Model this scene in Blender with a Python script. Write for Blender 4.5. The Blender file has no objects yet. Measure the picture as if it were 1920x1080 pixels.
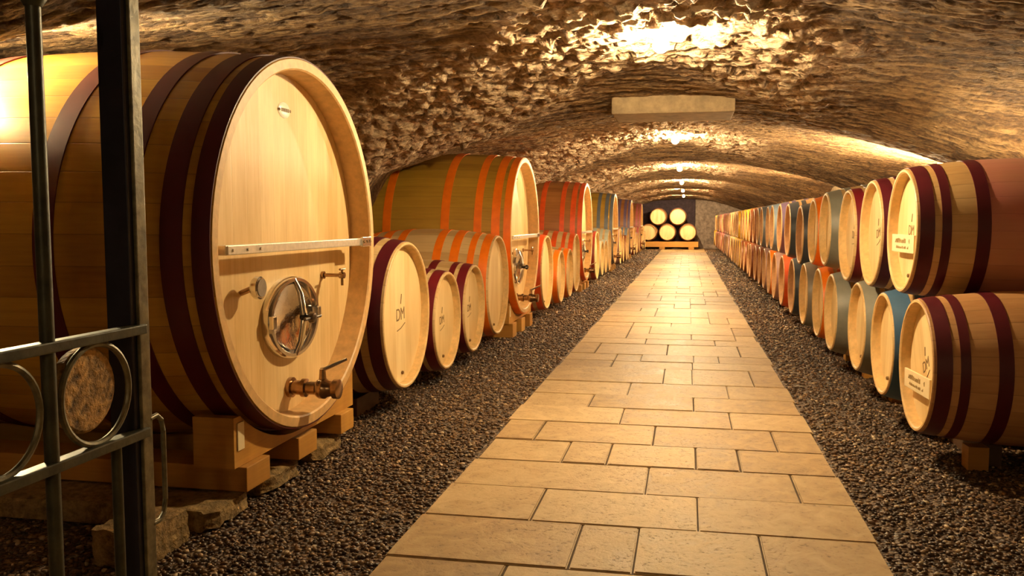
import bpy, bmesh, math, random
import numpy as np
from mathutils import Vector, Matrix
PI = math.pi
C = bpy.context.scene.collection
sc = bpy.context.scene
G = 1.06                      # camera height; "rel" z values below are measured from the camera

# ------------------------------------------------------------------ camera, exposure
F_PX = 1610.0
cd = bpy.data.cameras.new('camera'); cam = bpy.data.objects.new('camera', cd); C.objects.link(cam)
cd.sensor_width = 36.0; cd.lens = F_PX/1920*36; cd.clip_start = .02; cd.clip_end = 200
cam.location = (0, 0, G)
cam.rotation_euler = (PI/2-0.0781017, 0, 0.2009746)
sc.camera = cam
vs = sc.view_settings
vs.view_transform = 'Standard'; vs.look = 'None'; vs.gamma = 1; vs.use_curve_mapping = False
vs.exposure = 2.45
w = bpy.data.worlds.new('world'); sc.world = w; w.use_nodes = True
w.node_tree.nodes['Background'].inputs[0].default_value = (1, .7, .4, 1)
w.node_tree.nodes['Background'].inputs[1].default_value = 0.02
LAMP_COL = (1.0, 0.76, 0.42)
LAMP_E = 520.0
TUBE_E = 420.0
rnd = random.Random(5)

# bays of the vault
PIERS = [-3.2, 1.8, 6.8, 11.9, 17.1, 22.4, 27.8, 33.2, 38.6]
XC = -0.2; XL = -3.42; XR = 2.48; YEND = 33.6; YBACK = -3.0

# ------------------------------------------------------------------ node helpers
def mat(name):
    m = bpy.data.materials.new(name); m.use_nodes = True
    nt = m.node_tree; b = nt.nodes['Principled BSDF']
    return m, nt, b
def nd(nt, t, **kw):
    n = nt.nodes.new(t)
    for k, v in kw.items():
        if k.startswith('i_'):
            key = k[2:]
            n.inputs[int(key) if key.isdigit() else key].default_value = v
        else: setattr(n, k, v)
    return n
def lk(nt, a, b): nt.links.new(a, b)
def mth(nt, op, a, b=None, c=None):
    n = nt.nodes.new('ShaderNodeMath'); n.operation = op
    for i, v in enumerate((a, b, c)):
        if v is None: continue
        if isinstance(v, (int, float)): n.inputs[i].default_value = v
        else: nt.links.new(v, n.inputs[i])
    return n.outputs[0]
def mix(nt, f, a, b, bt='MIX'):
    n = nt.nodes.new('ShaderNodeMix'); n.data_type = 'RGBA'; n.blend_type = bt
    for i, v in ((0, f), (6, a), (7, b)):
        if isinstance(v, (int, float)): n.inputs[i].default_value = v
        elif isinstance(v, tuple): n.inputs[i].default_value = (*v[:3], 1)
        else: nt.links.new(v, n.inputs[i])
    return n.outputs[2]
def ramp(nt, f, stops):
    n = nt.nodes.new('ShaderNodeValToRGB'); e = n.color_ramp.elements
    while len(e) < len(stops): e.new(.5)
    for i, (p, c) in enumerate(stops):
        e[i].position = p; e[i].color = (*c, 1) if isinstance(c, tuple) else (c, c, c, 1)
    lk(nt, f, n.inputs[0]); return n.outputs[0]
def bump(nt, h, b, strength=.3, dist=.01, prev=None):
    n = nd(nt, 'ShaderNodeBump'); n.inputs['Strength'].default_value = strength; n.inputs['Distance'].default_value = dist
    lk(nt, h, n.inputs['Height'])
    if prev: lk(nt, prev, n.inputs['Normal'])
    lk(nt, n.outputs[0], b.inputs['Normal']); return n.outputs[0]
def coords(nt, scale=(1, 1, 1), kind='Object'):
    t = nd(nt, 'ShaderNodeTexCoord'); m = nd(nt, 'ShaderNodeMapping'); m.inputs['Scale'].default_value = scale
    lk(nt, t.outputs[kind], m.inputs[0]); return m.outputs[0], t.outputs[kind]

# ------------------------------------------------------------------ materials
def wood_staves(name, base, dark, n_st, rough=.42, stain=None, coat=.0):
    """staves running along local X round a barrel; tint differs from stave to stave"""
    m, nt, b = mat(name)
    v, raw = coords(nt)
    s = nd(nt, 'ShaderNodeSeparateXYZ'); lk(nt, raw, s.inputs[0])
    ang = mth(nt, 'MULTIPLY', mth(nt, 'ARCTAN2', s.outputs[1], s.outputs[2]), n_st/(2*PI))
    idx = mth(nt, 'FLOOR', ang); fr = mth(nt, 'FRACT', ang)
    wn = nd(nt, 'ShaderNodeTexWhiteNoise', noise_dimensions='1D'); lk(nt, idx, wn.inputs['W'])
    g, _ = coords(nt, (3, 60, 60)); no = nd(nt, 'ShaderNodeTexNoise', i_Scale=1.0, i_Detail=6.0, i_Roughness=.6); lk(nt, g, no.inputs['Vector'])
    g2, _ = coords(nt, (1.2, 2.5, 2.5)); n2 = nd(nt, 'ShaderNodeTexNoise', i_Scale=2.0, i_Detail=3.0); lk(nt, g2, n2.inputs['Vector'])
    f = mth(nt, 'ADD', mth(nt, 'MULTIPLY', no.outputs[0], .55), mth(nt, 'MULTIPLY', wn.outputs[0], .42))
    f = mth(nt, 'ADD', f, mth(nt, 'MULTIPLY', mth(nt, 'SUBTRACT', n2.outputs[0], .5), .6))
    col = ramp(nt, f, [(.15, dark), (.75, base)])
    edge = mth(nt, 'ABSOLUTE', mth(nt, 'SUBTRACT', fr, .5))
    line = ramp(nt, edge, [(.478, 0.0), (.497, 1.0)])
    col = mix(nt, mth(nt, 'MULTIPLY', line, .55), col, tuple(c*.35 for c in dark))
    if stain:
        x0, x1, sc_ = stain
        n3 = nd(nt, 'ShaderNodeTexNoise', i_Scale=7.0, i_Detail=4.0); lk(nt, raw, n3.inputs['Vector'])
        xx = mth(nt, 'ADD', s.outputs[0], mth(nt, 'MULTIPLY', mth(nt, 'SUBTRACT', n3.outputs[0], .5), .12))
        a = mth(nt, 'MULTIPLY', mth(nt, 'GREATER_THAN', xx, x0), mth(nt, 'LESS_THAN', xx, x1))
        a = mth(nt, 'MULTIPLY', a, mth(nt, 'ADD', .15, mth(nt, 'MULTIPLY', n2.outputs[0], 1.1)))
        col = mix(nt, a, col, sc_)
    lk(nt, col, b.inputs['Base Color']); b.inputs['Roughness'].default_value = rough
    b.inputs['Coat Weight'].default_value = coat; b.inputs['Coat Roughness'].default_value = .25
    h = mth(nt, 'SUBTRACT', mth(nt, 'MULTIPLY', no.outputs[0], .3), line)
    bump(nt, h, b, .35, .003)
    return m
def wood_head(name, base, dark, plank=.09, rough=.5, axis=1):
    m, nt, b = mat(name)
    v, raw = coords(nt)
    s = nd(nt, 'ShaderNodeSeparateXYZ'); lk(nt, raw, s.inputs[0])
    p = mth(nt, 'DIVIDE', s.outputs[axis], plank); idx = mth(nt, 'FLOOR', p); fr = mth(nt, 'FRACT', p)
    oi = nd(nt, 'ShaderNodeObjectInfo')
    wn = nd(nt, 'ShaderNodeTexWhiteNoise', noise_dimensions='2D')
    cb = nd(nt, 'ShaderNodeCombineXYZ'); lk(nt, idx, cb.inputs[0]); lk(nt, oi.outputs['Random'], cb.inputs[1]); lk(nt, cb.outputs[0], wn.inputs['Vector'])
    g, _ = coords(nt, (5, 90, 4) if axis == 1 else (5, 4, 90)); no = nd(nt, 'ShaderNodeTexNoise', i_Scale=1.0, i_Detail=5.0, i_Roughness=.6, i_Distortion=.4); lk(nt, g, no.inputs['Vector'])
    g2, _ = coords(nt, (2, 8, 2)); n2 = nd(nt, 'ShaderNodeTexNoise', i_Scale=1.5, i_Detail=3.0); lk(nt, g2, n2.inputs['Vector'])
    f = mth(nt, 'ADD', mth(nt, 'MULTIPLY', no.outputs[0], .5), mth(nt, 'MULTIPLY', wn.outputs[0], .35))
    f = mth(nt, 'ADD', f, mth(nt, 'MULTIPLY', mth(nt, 'SUBTRACT', n2.outputs[0], .5), .6))
    col = ramp(nt, f, [(.1, dark), (.7, base)])
    edge = mth(nt, 'ABSOLUTE', mth(nt, 'SUBTRACT', fr, .5)); line = ramp(nt, edge, [(.475, 0.0), (.497, 1.0)])
    col = mix(nt, mth(nt, 'MULTIPLY', line, .3), col, dark)
    lk(nt, col, b.inputs['Base Color']); b.inputs['Roughness'].default_value = rough
    bump(nt, mth(nt, 'SUBTRACT', mth(nt, 'MULTIPLY', no.outputs[0], .25), line), b, .25, .002)
    return m
def plain(name, col, rough=.5, metal=0., nscale=20, var=.25, bmp=.15, coat=0., bd=.002):
    m, nt, b = mat(name)
    v, raw = coords(nt)
    no = nd(nt, 'ShaderNodeTexNoise', i_Scale=float(nscale), i_Detail=5.0, i_Roughness=.6); lk(nt, v, no.inputs['Vector'])
    c = ramp(nt, no.outputs[0], [(.3, tuple(x*(1-var) for x in col)), (.7, tuple(min(1, x*(1+var*.6)) for x in col))])
    lk(nt, c, b.inputs['Base Color'])
    b.inputs['Roughness'].default_value = rough; b.inputs['Metallic'].default_value = metal
    b.inputs['Coat Weight'].default_value = coat
    if bmp: bump(nt, no.outputs[0], b, bmp, bd)
    return m
def emit(name, col, e):
    m = bpy.data.materials.new(name); m.use_nodes = True; nt = m.node_tree
    nt.nodes.clear(); o = nd(nt, 'ShaderNodeOutputMaterial'); em = nd(nt, 'ShaderNodeEmission')
    em.inputs[0].default_value = (*col, 1); em.inputs[1].default_value = e; lk(nt, em.outputs[0], o.inputs[0]); return m

M = {}
M['cask_wood'] = wood_staves('golden cask staves', (.60, .325, .035), (.33, .135, .010), 46, .3, coat=.15)
M['cask_wood2'] = wood_staves('olive gold cask staves', (.52, .30, .035), (.30, .15, .015), 46, .45)
M['cask_wood3'] = wood_staves('red brown cask staves', (.46, .19, .05), (.26, .085, .018), 46, .45)
M['rim_wood'] = plain('rim oak', (.66, .40, .16), .5, 0, 25, .2)
M['cask_head'] = wood_head('cask head oak', (.88, .66, .34), (.58, .36, .13), .105, .42)
M['barrel_wood'] = wood_staves('pale oak staves', (.74, .52, .25), (.52, .31, .12), 27, .5)
M['barrel_stained'] = wood_staves('wine stained oak staves', (.72, .48, .22), (.50, .28, .10), 27, .42, stain=(.26, .70, (.58, .17, .17)), coat=.15)
M['barrel_worn'] = wood_staves('reddish oak staves', (.66, .38, .17), (.42, .20, .07), 27, .5)
M['barrel_rim'] = plain('barrel rim oak', (.70, .46, .19), .55, 0, 30, .2)
M['barrel_head'] = wood_head('barrel head oak', (.90, .70, .38), (.70, .47, .19), .085, .5)
M['barrel_head_shaded'] = wood_head('barrel head oak with painted shade', (.60, .34, .15), (.40, .19, .08), .085, .55)  # darker copy of the head oak: weaker light on far heads painted in
M['barrel_rim_shaded'] = plain('barrel rim oak with painted shade', (.46, .25, .11), .6, 0, 30, .25)  # matching rim copy, the same shade put into its colour
M['beam'] = wood_head('golden timber', (.62, .31, .055), (.38, .165, .025), .30, .5, axis=2)
M['dark_wood'] = plain('dark timber', (.10, .05, .025), .6, 0, 12, .3)
M['steel'] = plain('polished steel', (.75, .72, .68), .16, 1., 30, .1, .05)
M['steel_bar'] = plain('brushed steel', (.78, .72, .62), .32, .6, 60, .15, .1)
M['steel_dish'] = plain('mirror steel dish', (.62, .58, .54), .07, 1., 6, .1, .25, bd=.01)
M['steel_dark'] = plain('dark steel', (.14, .12, .11), .25, 1., 30, .2, .1)
M['brass'] = plain('aged brass', (.36, .22, .12), .25, 1., 30, .3, .1)
M['dark'] = plain('black rubber', (.03, .018, .012), .5)
M['gauge'] = plain('gauge dial', (.42, .36, .30), .2, .3)
M['ink'] = plain('burnt in ink', (.22, .12, .04), .7)
M['ink_pale'] = plain('faint ink', (.42, .27, .10), .7)
M['sign'] = plain('pale sign card', (.86, .70, .42), .6, 0, 20, .06)
M['plate'] = plain('enamel plate', (.86, .86, .74), .3, 0, 20, .05)
M['iron'] = plain('weathered green iron', (.055, .052, .028), .42, .3, 18, .6, .5, bd=.004)
M['iron_edge'] = plain('rubbed iron', (.17, .14, .075), .42, .4, 30, .6, .5, bd=.003)
M['iron_dark'] = plain('dark blue iron', (.022, .020, .035), .4, .3, 14, .4, .2)
M['plaster'] = plain('pale lime plaster', (.40, .31, .20), .8, 0, 7, .2, .4, bd=.006)
M['lintel'] = plain('weathered lintel', (.34, .24, .13), .8, 0, 14, .35, .6, bd=.01)
M['end_stone'] = plain('grey end wall stone', (.36, .27, .21), .85, 0, 9, .5, .8, bd=.02)
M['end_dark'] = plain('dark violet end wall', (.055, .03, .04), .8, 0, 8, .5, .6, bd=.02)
M['rock'] = plain('rough block stone', (.30, .19, .07), .9, 0, 30, .6, 1., bd=.02)
M['bulb'] = emit('lamp glow', LAMP_COL, LAMP_E)
M['bulb_dim'] = emit('dim lamp glow', LAMP_COL, LAMP_E*.18)
M['bulb_far'] = emit('far lamp glow', LAMP_COL, LAMP_E*1.5)
M['tube_soft'] = emit('soft tube glow', (1.0, .78, .45), 90.0)
M['tube_left'] = emit('left tube glow', (1.0, .80, .45), 520.0)
M['tube'] = emit('tube glow', (1.0, .78, .45), TUBE_E)
M['lamp_metal'] = plain('lamp fitting', (.5, .42, .3), .4, .6)
M['cable'] = plain('pale cable', (.6, .5, .38), .5)
HC = dict(maroon=(.085, .004, .010), crimson=(.16, .006, .012), orange=(1.0, .20, .003), redorange=(.80, .10, .012), red=(.30, .03, .012),
          slate=(.045, .06, .085), blue=(.05, .12, .22), navy=(.03, .035, .075), lightblue=(.20, .27, .36), grey=(.22, .21, .17),
          greyblue=(.13, .15, .18), brown=(.22, .055, .012), yellow=(.75, .42, .02), beige=(.50, .36, .17), pink=(.55, .14, .13),
          palewhite=(.52, .56, .46), purple=(.15, .10, .19), cream=(.72, .50, .22), rosegrey=(.38, .22, .19))
def hoop_mat(c):
    k = 'hoop_'+c
    if k not in M:
        M[k] = plain('painted hoop '+c, HC[c], .45, .0, 14, .15, .10, coat=.0)
    return M[k]

def stone_vault():
    m, nt, b = mat('rubble vault stone')
    v, raw = coords(nt)
    at = nd(nt, 'ShaderNodeAttribute'); at.attribute_name = 'stone'   # r: tint per stone, g: depth of joint, b: kind of masonry
    s = nd(nt, 'ShaderNodeSeparateColor'); lk(nt, at.outputs['Color'], s.inputs[0])
    n1 = nd(nt, 'ShaderNodeTexNoise', i_Scale=30.0, i_Detail=7.0, i_Roughness=.7); lk(nt, raw, n1.inputs['Vector'])
    n2 = nd(nt, 'ShaderNodeTexNoise', i_Scale=1.1, i_Detail=4.0); lk(nt, raw, n2.inputs['Vector'])
    f = mth(nt, 'ADD', mth(nt, 'MULTIPLY', s.outputs[0], .5), mth(nt, 'SUBTRACT', mth(nt, 'MULTIPLY', n1.outputs[0], 1.3), .35))
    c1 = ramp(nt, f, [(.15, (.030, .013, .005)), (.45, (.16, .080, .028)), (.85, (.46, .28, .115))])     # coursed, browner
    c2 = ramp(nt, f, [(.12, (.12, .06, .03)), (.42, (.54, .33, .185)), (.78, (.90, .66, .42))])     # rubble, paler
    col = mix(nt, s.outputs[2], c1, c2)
    col = mix(nt, mth(nt, 'MULTIPLY', n2.outputs[0], .35), col, (.10, .06, .03), 'MIX')
    col = mix(nt, mth(nt, 'MULTIPLY', s.outputs[1], .75), col, (.035, .018, .008))
    lk(nt, col, b.inputs['Base Color']); b.inputs['Roughness'].default_value = .75
    st, _ = coords(nt, (6, 34, 34)); n3 = nd(nt, 'ShaderNodeTexNoise', i_Scale=1.0, i_Detail=5.0, i_Roughness=.7); lk(nt, st, n3.inputs['Vector'])
    h = mth(nt, 'ADD', n1.outputs[0], n3.outputs[0])
    v4 = nd(nt, 'ShaderNodeTexVoronoi', i_Scale=1.0); v4.feature = 'F1'; s4, _ = coords(nt, (16, 55, 40)); lk(nt, s4, v4.inputs['Vector'])
    h = mth(nt, 'SUBTRACT', h, mth(nt, 'MULTIPLY', v4.outputs['Distance'], .9))
    bump(nt, h, b, 1.0, .027)
    return m
M['vault'] = stone_vault()
def gravel():
    m, nt, b = mat('dark gravel')
    v, raw = coords(nt)
    vo = nd(nt, 'ShaderNodeTexVoronoi', i_Scale=62.0); lk(nt, raw, vo.inputs['Vector'])
    v2 = nd(nt, 'ShaderNodeTexVoronoi', i_Scale=120.0); lk(nt, raw, v2.inputs['Vector'])
    n = nd(nt, 'ShaderNodeTexNoise', i_Scale=4.0, i_Detail=4.0); lk(nt, raw, n.inputs['Vector'])
    s = nd(nt, 'ShaderNodeSeparateColor'); lk(nt, vo.outputs['Color'], s.inputs[0])
    col = ramp(nt, mth(nt, 'ADD', mth(nt, 'MULTIPLY', s.outputs[0], .8), mth(nt, 'MULTIPLY', n.outputs[0], .3)), [(.1, (.035, .017, .008)), (.6, (.090, .040, .014)), (1., (.34, .22, .12))])
    lk(nt, col, b.inputs['Base Color']); b.inputs['Roughness'].default_value = .5
    h = mth(nt, 'SUBTRACT', 1.0, mth(nt, 'ADD', vo.outputs['Distance'], mth(nt, 'MULTIPLY', v2.outputs['Distance'], .3)))
    bump(nt, h, b, 1.0, .02)
    return m
M['gravel'] = gravel()
def pebble():
    m, nt, b = mat('pebbles')
    at = nd(nt, 'ShaderNodeAttribute'); at.attribute_name = 'tone'
    s = nd(nt, 'ShaderNodeSeparateColor'); lk(nt, at.outputs['Color'], s.inputs[0])
    col = ramp(nt, s.outputs[0], [(0., (.035, .017, .008)), (.6, (.090, .040, .014)), (.90, (.25, .135, .055)), (1., (.58, .44, .28))])
    lk(nt, col, b.inputs['Base Color']); b.inputs['Roughness'].default_value = .45
    return m
M['pebble'] = pebble()
def slab_mat():
    m, nt, b = mat('limestone slabs')
    v, raw = coords(nt)
    at = nd(nt, 'ShaderNodeAttribute'); at.attribute_name = 'tone'
    s = nd(nt, 'ShaderNodeSeparateColor'); lk(nt, at.outputs['Color'], s.inputs[0])
    n1 = nd(nt, 'ShaderNodeTexNoise', i_Scale=9.0, i_Detail=8.0, i_Roughness=.65, i_Distortion=1.2); lk(nt, raw, n1.inputs['Vector'])
    n2 = nd(nt, 'ShaderNodeTexNoise', i_Scale=60.0, i_Detail=6.0, i_Roughness=.7); lk(nt, raw, n2.inputs['Vector'])
    f = mth(nt, 'ADD', mth(nt, 'MULTIPLY', s.outputs[0], .26), mth(nt, 'MULTIPLY', n1.outputs[0], .78))
    col = ramp(nt, f, [(.22, (.25, .145, .06)), (.5, (.45, .30, .14)), (.78, (.62, .46, .25))])
    pits = ramp(nt, n2.outputs[0], [(.33, 1.0), (.43, 0.0)])
    pits = mth(nt, 'MULTIPLY', pits, ramp(nt, n1.outputs[0], [(.42, 1.0), (.58, 0.0)]))
    col = mix(nt, mth(nt, 'MULTIPLY', pits, .7), col, (.14, .075, .03))
    lk(nt, col, b.inputs['Base Color'])
    lk(nt, ramp(nt, n1.outputs[0], [(.3, .46), (.7, .65)]), b.inputs['Roughness'])
    bump(nt, mth(nt, 'SUBTRACT', mth(nt, 'ADD', mth(nt, 'MULTIPLY', n2.outputs[0], .5), mth(nt, 'MULTIPLY', n1.outputs[0], .8)), pits), b, .45, .008)
    return m
M['slab'] = slab_mat()

# ------------------------------------------------------------------ mesh helpers
def mesh_of(bm, name, m, smooth=False):
    me = bpy.data.meshes.new(name); bm.normal_update(); bm.to_mesh(me); bm.free()
    if smooth:
        for p in me.polygons: p.use_smooth = True
        me.set_sharp_from_angle(angle=.75)
    for mm in (m if isinstance(m, (list, tuple)) else [m]): me.materials.append(mm)
    return me
def link(name, me, parent=None, loc=None):
    o = bpy.data.objects.new(name, me); C.objects.link(o)
    if parent: o.parent = parent
    if loc: o.location = loc
    return o
def thing(name, label, cat, loc, rotz=0, group=None):
    o = bpy.data.objects.new(name, None); C.objects.link(o); o.empty_display_size = .1
    o.location = loc; o.rotation_euler = (0, 0, rotz); tag(o, label, cat, group); return o
def tag(o, label, cat, group=None):
    o['label'] = label; o['category'] = cat
    if group: o['group'] = group
    return o
def struct(o): o['kind'] = 'structure'; return o
def box(bm, x0, x1, y0, y1, z0, z1, bev=0):
    r = bmesh.ops.create_cube(bm, size=1)
    for v in r['verts']: v.co = Vector(((x0+x1)/2+v.co.x*(x1-x0), (y0+y1)/2+v.co.y*(y1-y0), (z0+z1)/2+v.co.z*(z1-z0)))
    if bev:
        es = list({e for v in r['verts'] for e in v.link_edges})
        bmesh.ops.bevel(bm, geom=es, offset=bev, segments=2, affect='EDGES', profile=.6)
def tube(bm, pts, r, n=10, caps=True):
    pts = [Vector(p) for p in pts]; rings = []
    for i, p in enumerate(pts):
        d = (pts[min(i+1, len(pts)-1)]-pts[max(i-1, 0)]).normalized()
        a = Vector((0, 0, 1)) if abs(d.z) < .9 else Vector((1, 0, 0))
        u = d.cross(a).normalized(); v_ = d.cross(u)
        rr = r[i] if isinstance(r, (list, tuple)) else r
        rings.append([bm.verts.new(p+u*rr*math.cos(2*PI*k/n)+v_*rr*math.sin(2*PI*k/n)) for k in range(n)])
    for a, b in zip(rings, rings[1:]):
        for k in range(n): bm.faces.new((a[k], a[(k+1) % n], b[(k+1) % n], b[k]))
    if caps:
        bm.faces.new(rings[0][::-1]); bm.faces.new(rings[-1])
def lathe(bm, prof, n=64, axis='X', closed=False, ysc=1., zsc=1., mi=None, origin=(0, 0, 0)):
    """prof: (x along axis, radius)"""
    rings = []
    ox, oy, oz = origin
    for x, r in prof:
        ring = []
        for k in range(n):
            a = 2*PI*k/n; p, q = r*math.cos(a)*ysc, r*math.sin(a)*zsc
            ring.append(bm.verts.new((ox+x, oy+p, oz+q) if axis == 'X' else (ox+p, oy+q, oz+x)))
        rings.append(ring)
    prs = list(zip(rings, rings[1:])) + ([(rings[-1], rings[0])] if closed else [])
    for j, (a, b) in enumerate(prs):
        for k in range(n):
            f = bm.faces.new((a[k], a[(k+1) % n], b[(k+1) % n], b[k]))
            if mi: f.material_index = mi(j)
    return rings
def capped(bm, prof, n=32, **k):
    r = lathe(bm, prof, n, **k)
    bm.faces.new(r[0][::-1]); bm.faces.new(r[-1])
def torus(bm, c, R, r, n=40, m=8, plane='X'):
    rings = []
    for i in range(n):
        a = 2*PI*i/n; ring = []
        for j in range(m):
            b = 2*PI*j/m; q = R+r*math.cos(b); h = r*math.sin(b)
            ring.append(bm.verts.new((c[0]+h, c[1]+q*math.cos(a), c[2]+q*math.sin(a))))
        rings.append(ring)
    for i in range(n):
        for j in range(m):
            a, b = rings[i], rings[(i+1) % n]; bm.faces.new((a[j], a[(j+1) % m], b[(j+1) % m], b[j]))
def fix(bm): bmesh.ops.recalc_face_normals(bm, faces=bm.faces)
def fuse(parts, name, m, smooth=False): ...
def text_mesh(body, size, ext, name, m):
    cu = bpy.data.curves.new(name, 'FONT'); cu.body = body; cu.size = size; cu.extrude = ext; cu.align_x = 'CENTER'; cu.align_y = 'CENTER'
    o = bpy.data.objects.new('tmp_text', cu); C.objects.link(o)
    bpy.context.view_layer.update()
    me = bpy.data.meshes.new_from_object(o.evaluated_get(bpy.context.evaluated_depsgraph_get()))
    bpy.data.objects.remove(o); bpy.data.curves.remove(cu)
    me.name = name; me.materials.clear(); me.materials.append(m); return me

# ------------------------------------------------------------------ numpy voronoi for the masonry
def vor(u, v, seed=0):
    iu = np.floor(u).astype(np.int64); iv = np.floor(v).astype(np.int64)
    F1 = np.full(u.shape, 9.); F2 = np.full(u.shape, 9.); idn = np.zeros(u.shape)
    def hsh(a, b, k):
        h = (a*374761393+b*668265263+k*2147483647+seed*97531) & 0xffffffff
        h = ((h ^ (h >> 13))*1274126177) & 0xffffffff
        return ((h ^ (h >> 16)) & 0xffff)/65535.
    for du in (-1, 0, 1):
        for dv in (-1, 0, 1):
            a, b = iu+du, iv+dv
            px = a+.15+.7*hsh(a, b, 1); py = b+.15+.7*hsh(a, b, 2); r = hsh(a, b, 3)
            d = np.hypot(u-px, v-py)
            near = d < F1
            F2 = np.where(near, F1, np.minimum(F2, d)); idn = np.where(near, r, idn); F1 = np.where(near, d, F1)
    return F1, F2, idn
def vnoise(u, v, seed=0):
    iu = np.floor(u).astype(np.int64); iv = np.floor(v).astype(np.int64); fu = u-iu; fv = v-iv
    fu = fu*fu*(3-2*fu); fv = fv*fv*(3-2*fv)
    def hsh(a, b):
        h = (a*374761393+b*668265263+seed*97531) & 0xffffffff
        h = ((h ^ (h >> 13))*1274126177) & 0xffffffff
        return ((h ^ (h >> 16)) & 0xffff)/65535.
    return (hsh(iu, iv)*(1-fu)+hsh(iu+1, iv)*fu)*(1-fv)+(hsh(iu, iv+1)*(1-fu)+hsh(iu+1, iv+1)*fu)*fv

def vault_surface(X, Y):
    """height of the groin vault (rel. to camera) and how much it belongs to the rubble web"""
    P = np.array(PIERS); k = np.clip(np.searchsorted(P, Y)-1, 0, len(P)-2)
    y0 = P[k]; y1 = P[k+1]; yc = (y0+y1)/2; half = (y1-y0)/2
    t = np.abs(Y-yc)/half
    dx = X-XC
    adx = np.where(dx < 0, -dx/1.03, dx)
    crown = .835+.105*(1-t**2.0)
    main = crown-(.088-.010*(1-t**2))*adx**2-np.where(adx > 2.28, 9*(adx-2.28)**2, 0)
    tt = np.clip(t/.955, 0, 1)
    cross = -1.2+2.09*np.clip(1-tt**5, 0, 1)**.5-np.where(dx > 0, .040, .014)*adx**2
    cross = np.where(tt >= 1, -1.3, cross)
    s = .045
    z = np.logaddexp(main/s, cross/s)*s-.02
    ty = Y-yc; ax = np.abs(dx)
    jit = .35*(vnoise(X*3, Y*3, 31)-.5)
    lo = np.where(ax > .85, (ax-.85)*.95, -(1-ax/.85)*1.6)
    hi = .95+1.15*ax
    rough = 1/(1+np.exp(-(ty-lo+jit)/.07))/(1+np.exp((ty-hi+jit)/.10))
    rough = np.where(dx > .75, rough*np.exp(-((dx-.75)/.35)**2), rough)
    return z, rough

def build_vault(name, ya, yb, dy, dxs, amp=1.0):
    ys = np.arange(ya, yb+dy*.5, dy); xs = np.arange(XL, XR+dxs*.5, dxs)
    X, Y = np.meshgrid(xs, ys)
    z, rough = vault_surface(X, Y)
    wob = vnoise(X*1.7, Y*1.7, 3)-.5; wob2 = vnoise(X*5, Y*5, 9)-.5
    # coursed masonry, long thin stones along X
    sw = .06*(vnoise(X*2.2, Y*3, 5)-.5)+.02*(vnoise(X*9, Y*12, 6)-.5)
    F1, F2, idc = vor((X+wob*.3+wob2*.06)*4.6, (Y+sw)*24.0, 1)
    e1 = np.clip((F2-F1)/.22, 0, 1)
    # rubble: flat-faced broken stones with deep ragged joints
    rg = .035*(vnoise(X*16, Y*16, 21)-.5); rh = .035*(vnoise(X*16, Y*16, 22)-.5)
    G1, G2, idr = vor((X+wob2*.05+rg)*13.0, (Y+wob2*.05+rh)*17.0, 2)
    e2 = np.clip((G2-G1)/.12, 0, 1)
    r = rough
    edge = e1*(1-r)+e2*r
    tone = np.where(r > .5, idr, idc)
    H1, H2, idf = vor((X+rg)*26, (Y+rh)*30, 7)
    fine = vnoise(X*40, Y*55, 11)*.5+vnoise(X*22, Y*30, 12)*.5-.5
    tilt = (np.modf(idr*7.31)[0]-.5)*G1*.08+(np.modf(idr*3.77)[0]-.5)*.02
    disp = (1-r)*(-.010*e1-.018*(idc-.5)) + r*(-.028*e2-.036*(idr-.5)+tilt) + (idf-.5)*(.006+.006*r) + fine*.007 + wob*.04
    Z = z+disp*amp+.020+G
    Z = np.maximum(Z, -.02)
    n0, n1 = X.shape
    me = bpy.data.meshes.new(name)
    me.vertices.add(n0*n1); me.vertices.foreach_set('co', np.stack([X, Y, Z], -1).astype(np.float32).ravel())
    i = np.arange(n0*n1).reshape(n0, n1)
    q = np.stack([i[:-1, :-1], i[1:, :-1], i[1:, 1:], i[:-1, 1:]], -1).reshape(-1, 4)
    me.loops.add(q.size); me.loops.foreach_set('vertex_index', q.ravel().astype(np.int32))
    me.polygons.add(len(q)); me.polygons.foreach_set('loop_start', (np.arange(len(q))*4).astype(np.int32))
    me.update(); me.validate()
    ca = me.color_attributes.new('stone', 'FLOAT_COLOR', 'POINT')
    col = np.ones((n0*n1, 4), np.float32); col[:, 0] = tone.ravel(); col[:, 1] = (1-edge).ravel()**1.5; col[:, 2] = r.ravel()
    ca.data.foreach_set('color', col.ravel())
    me.polygons.foreach_set('use_smooth', np.ones(len(me.polygons), bool))
    me.materials.append(M['vault'])
    return me
# one vault mesh: near part fine, far part coarser, joined as a single ceiling object
def join_meshes(name, mlist):
    bm = bmesh.new()
    for me in mlist: bm.from_mesh(me)
    out = bpy.data.meshes.new(name); bm.to_mesh(out); bm.free()
    out.materials.append(mlist[0].materials[0])
    return out
struct(link('ceiling', join_meshes('ceiling', [build_vault('va', YBACK, 1.6, .05, .05), build_vault('vb', 1.6, 12.0, .0165, .0195), build_vault('vc', 12.0, 20.0, .03, .035), build_vault('vd', 20.0, YEND+.4, .06, .06)])))

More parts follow.
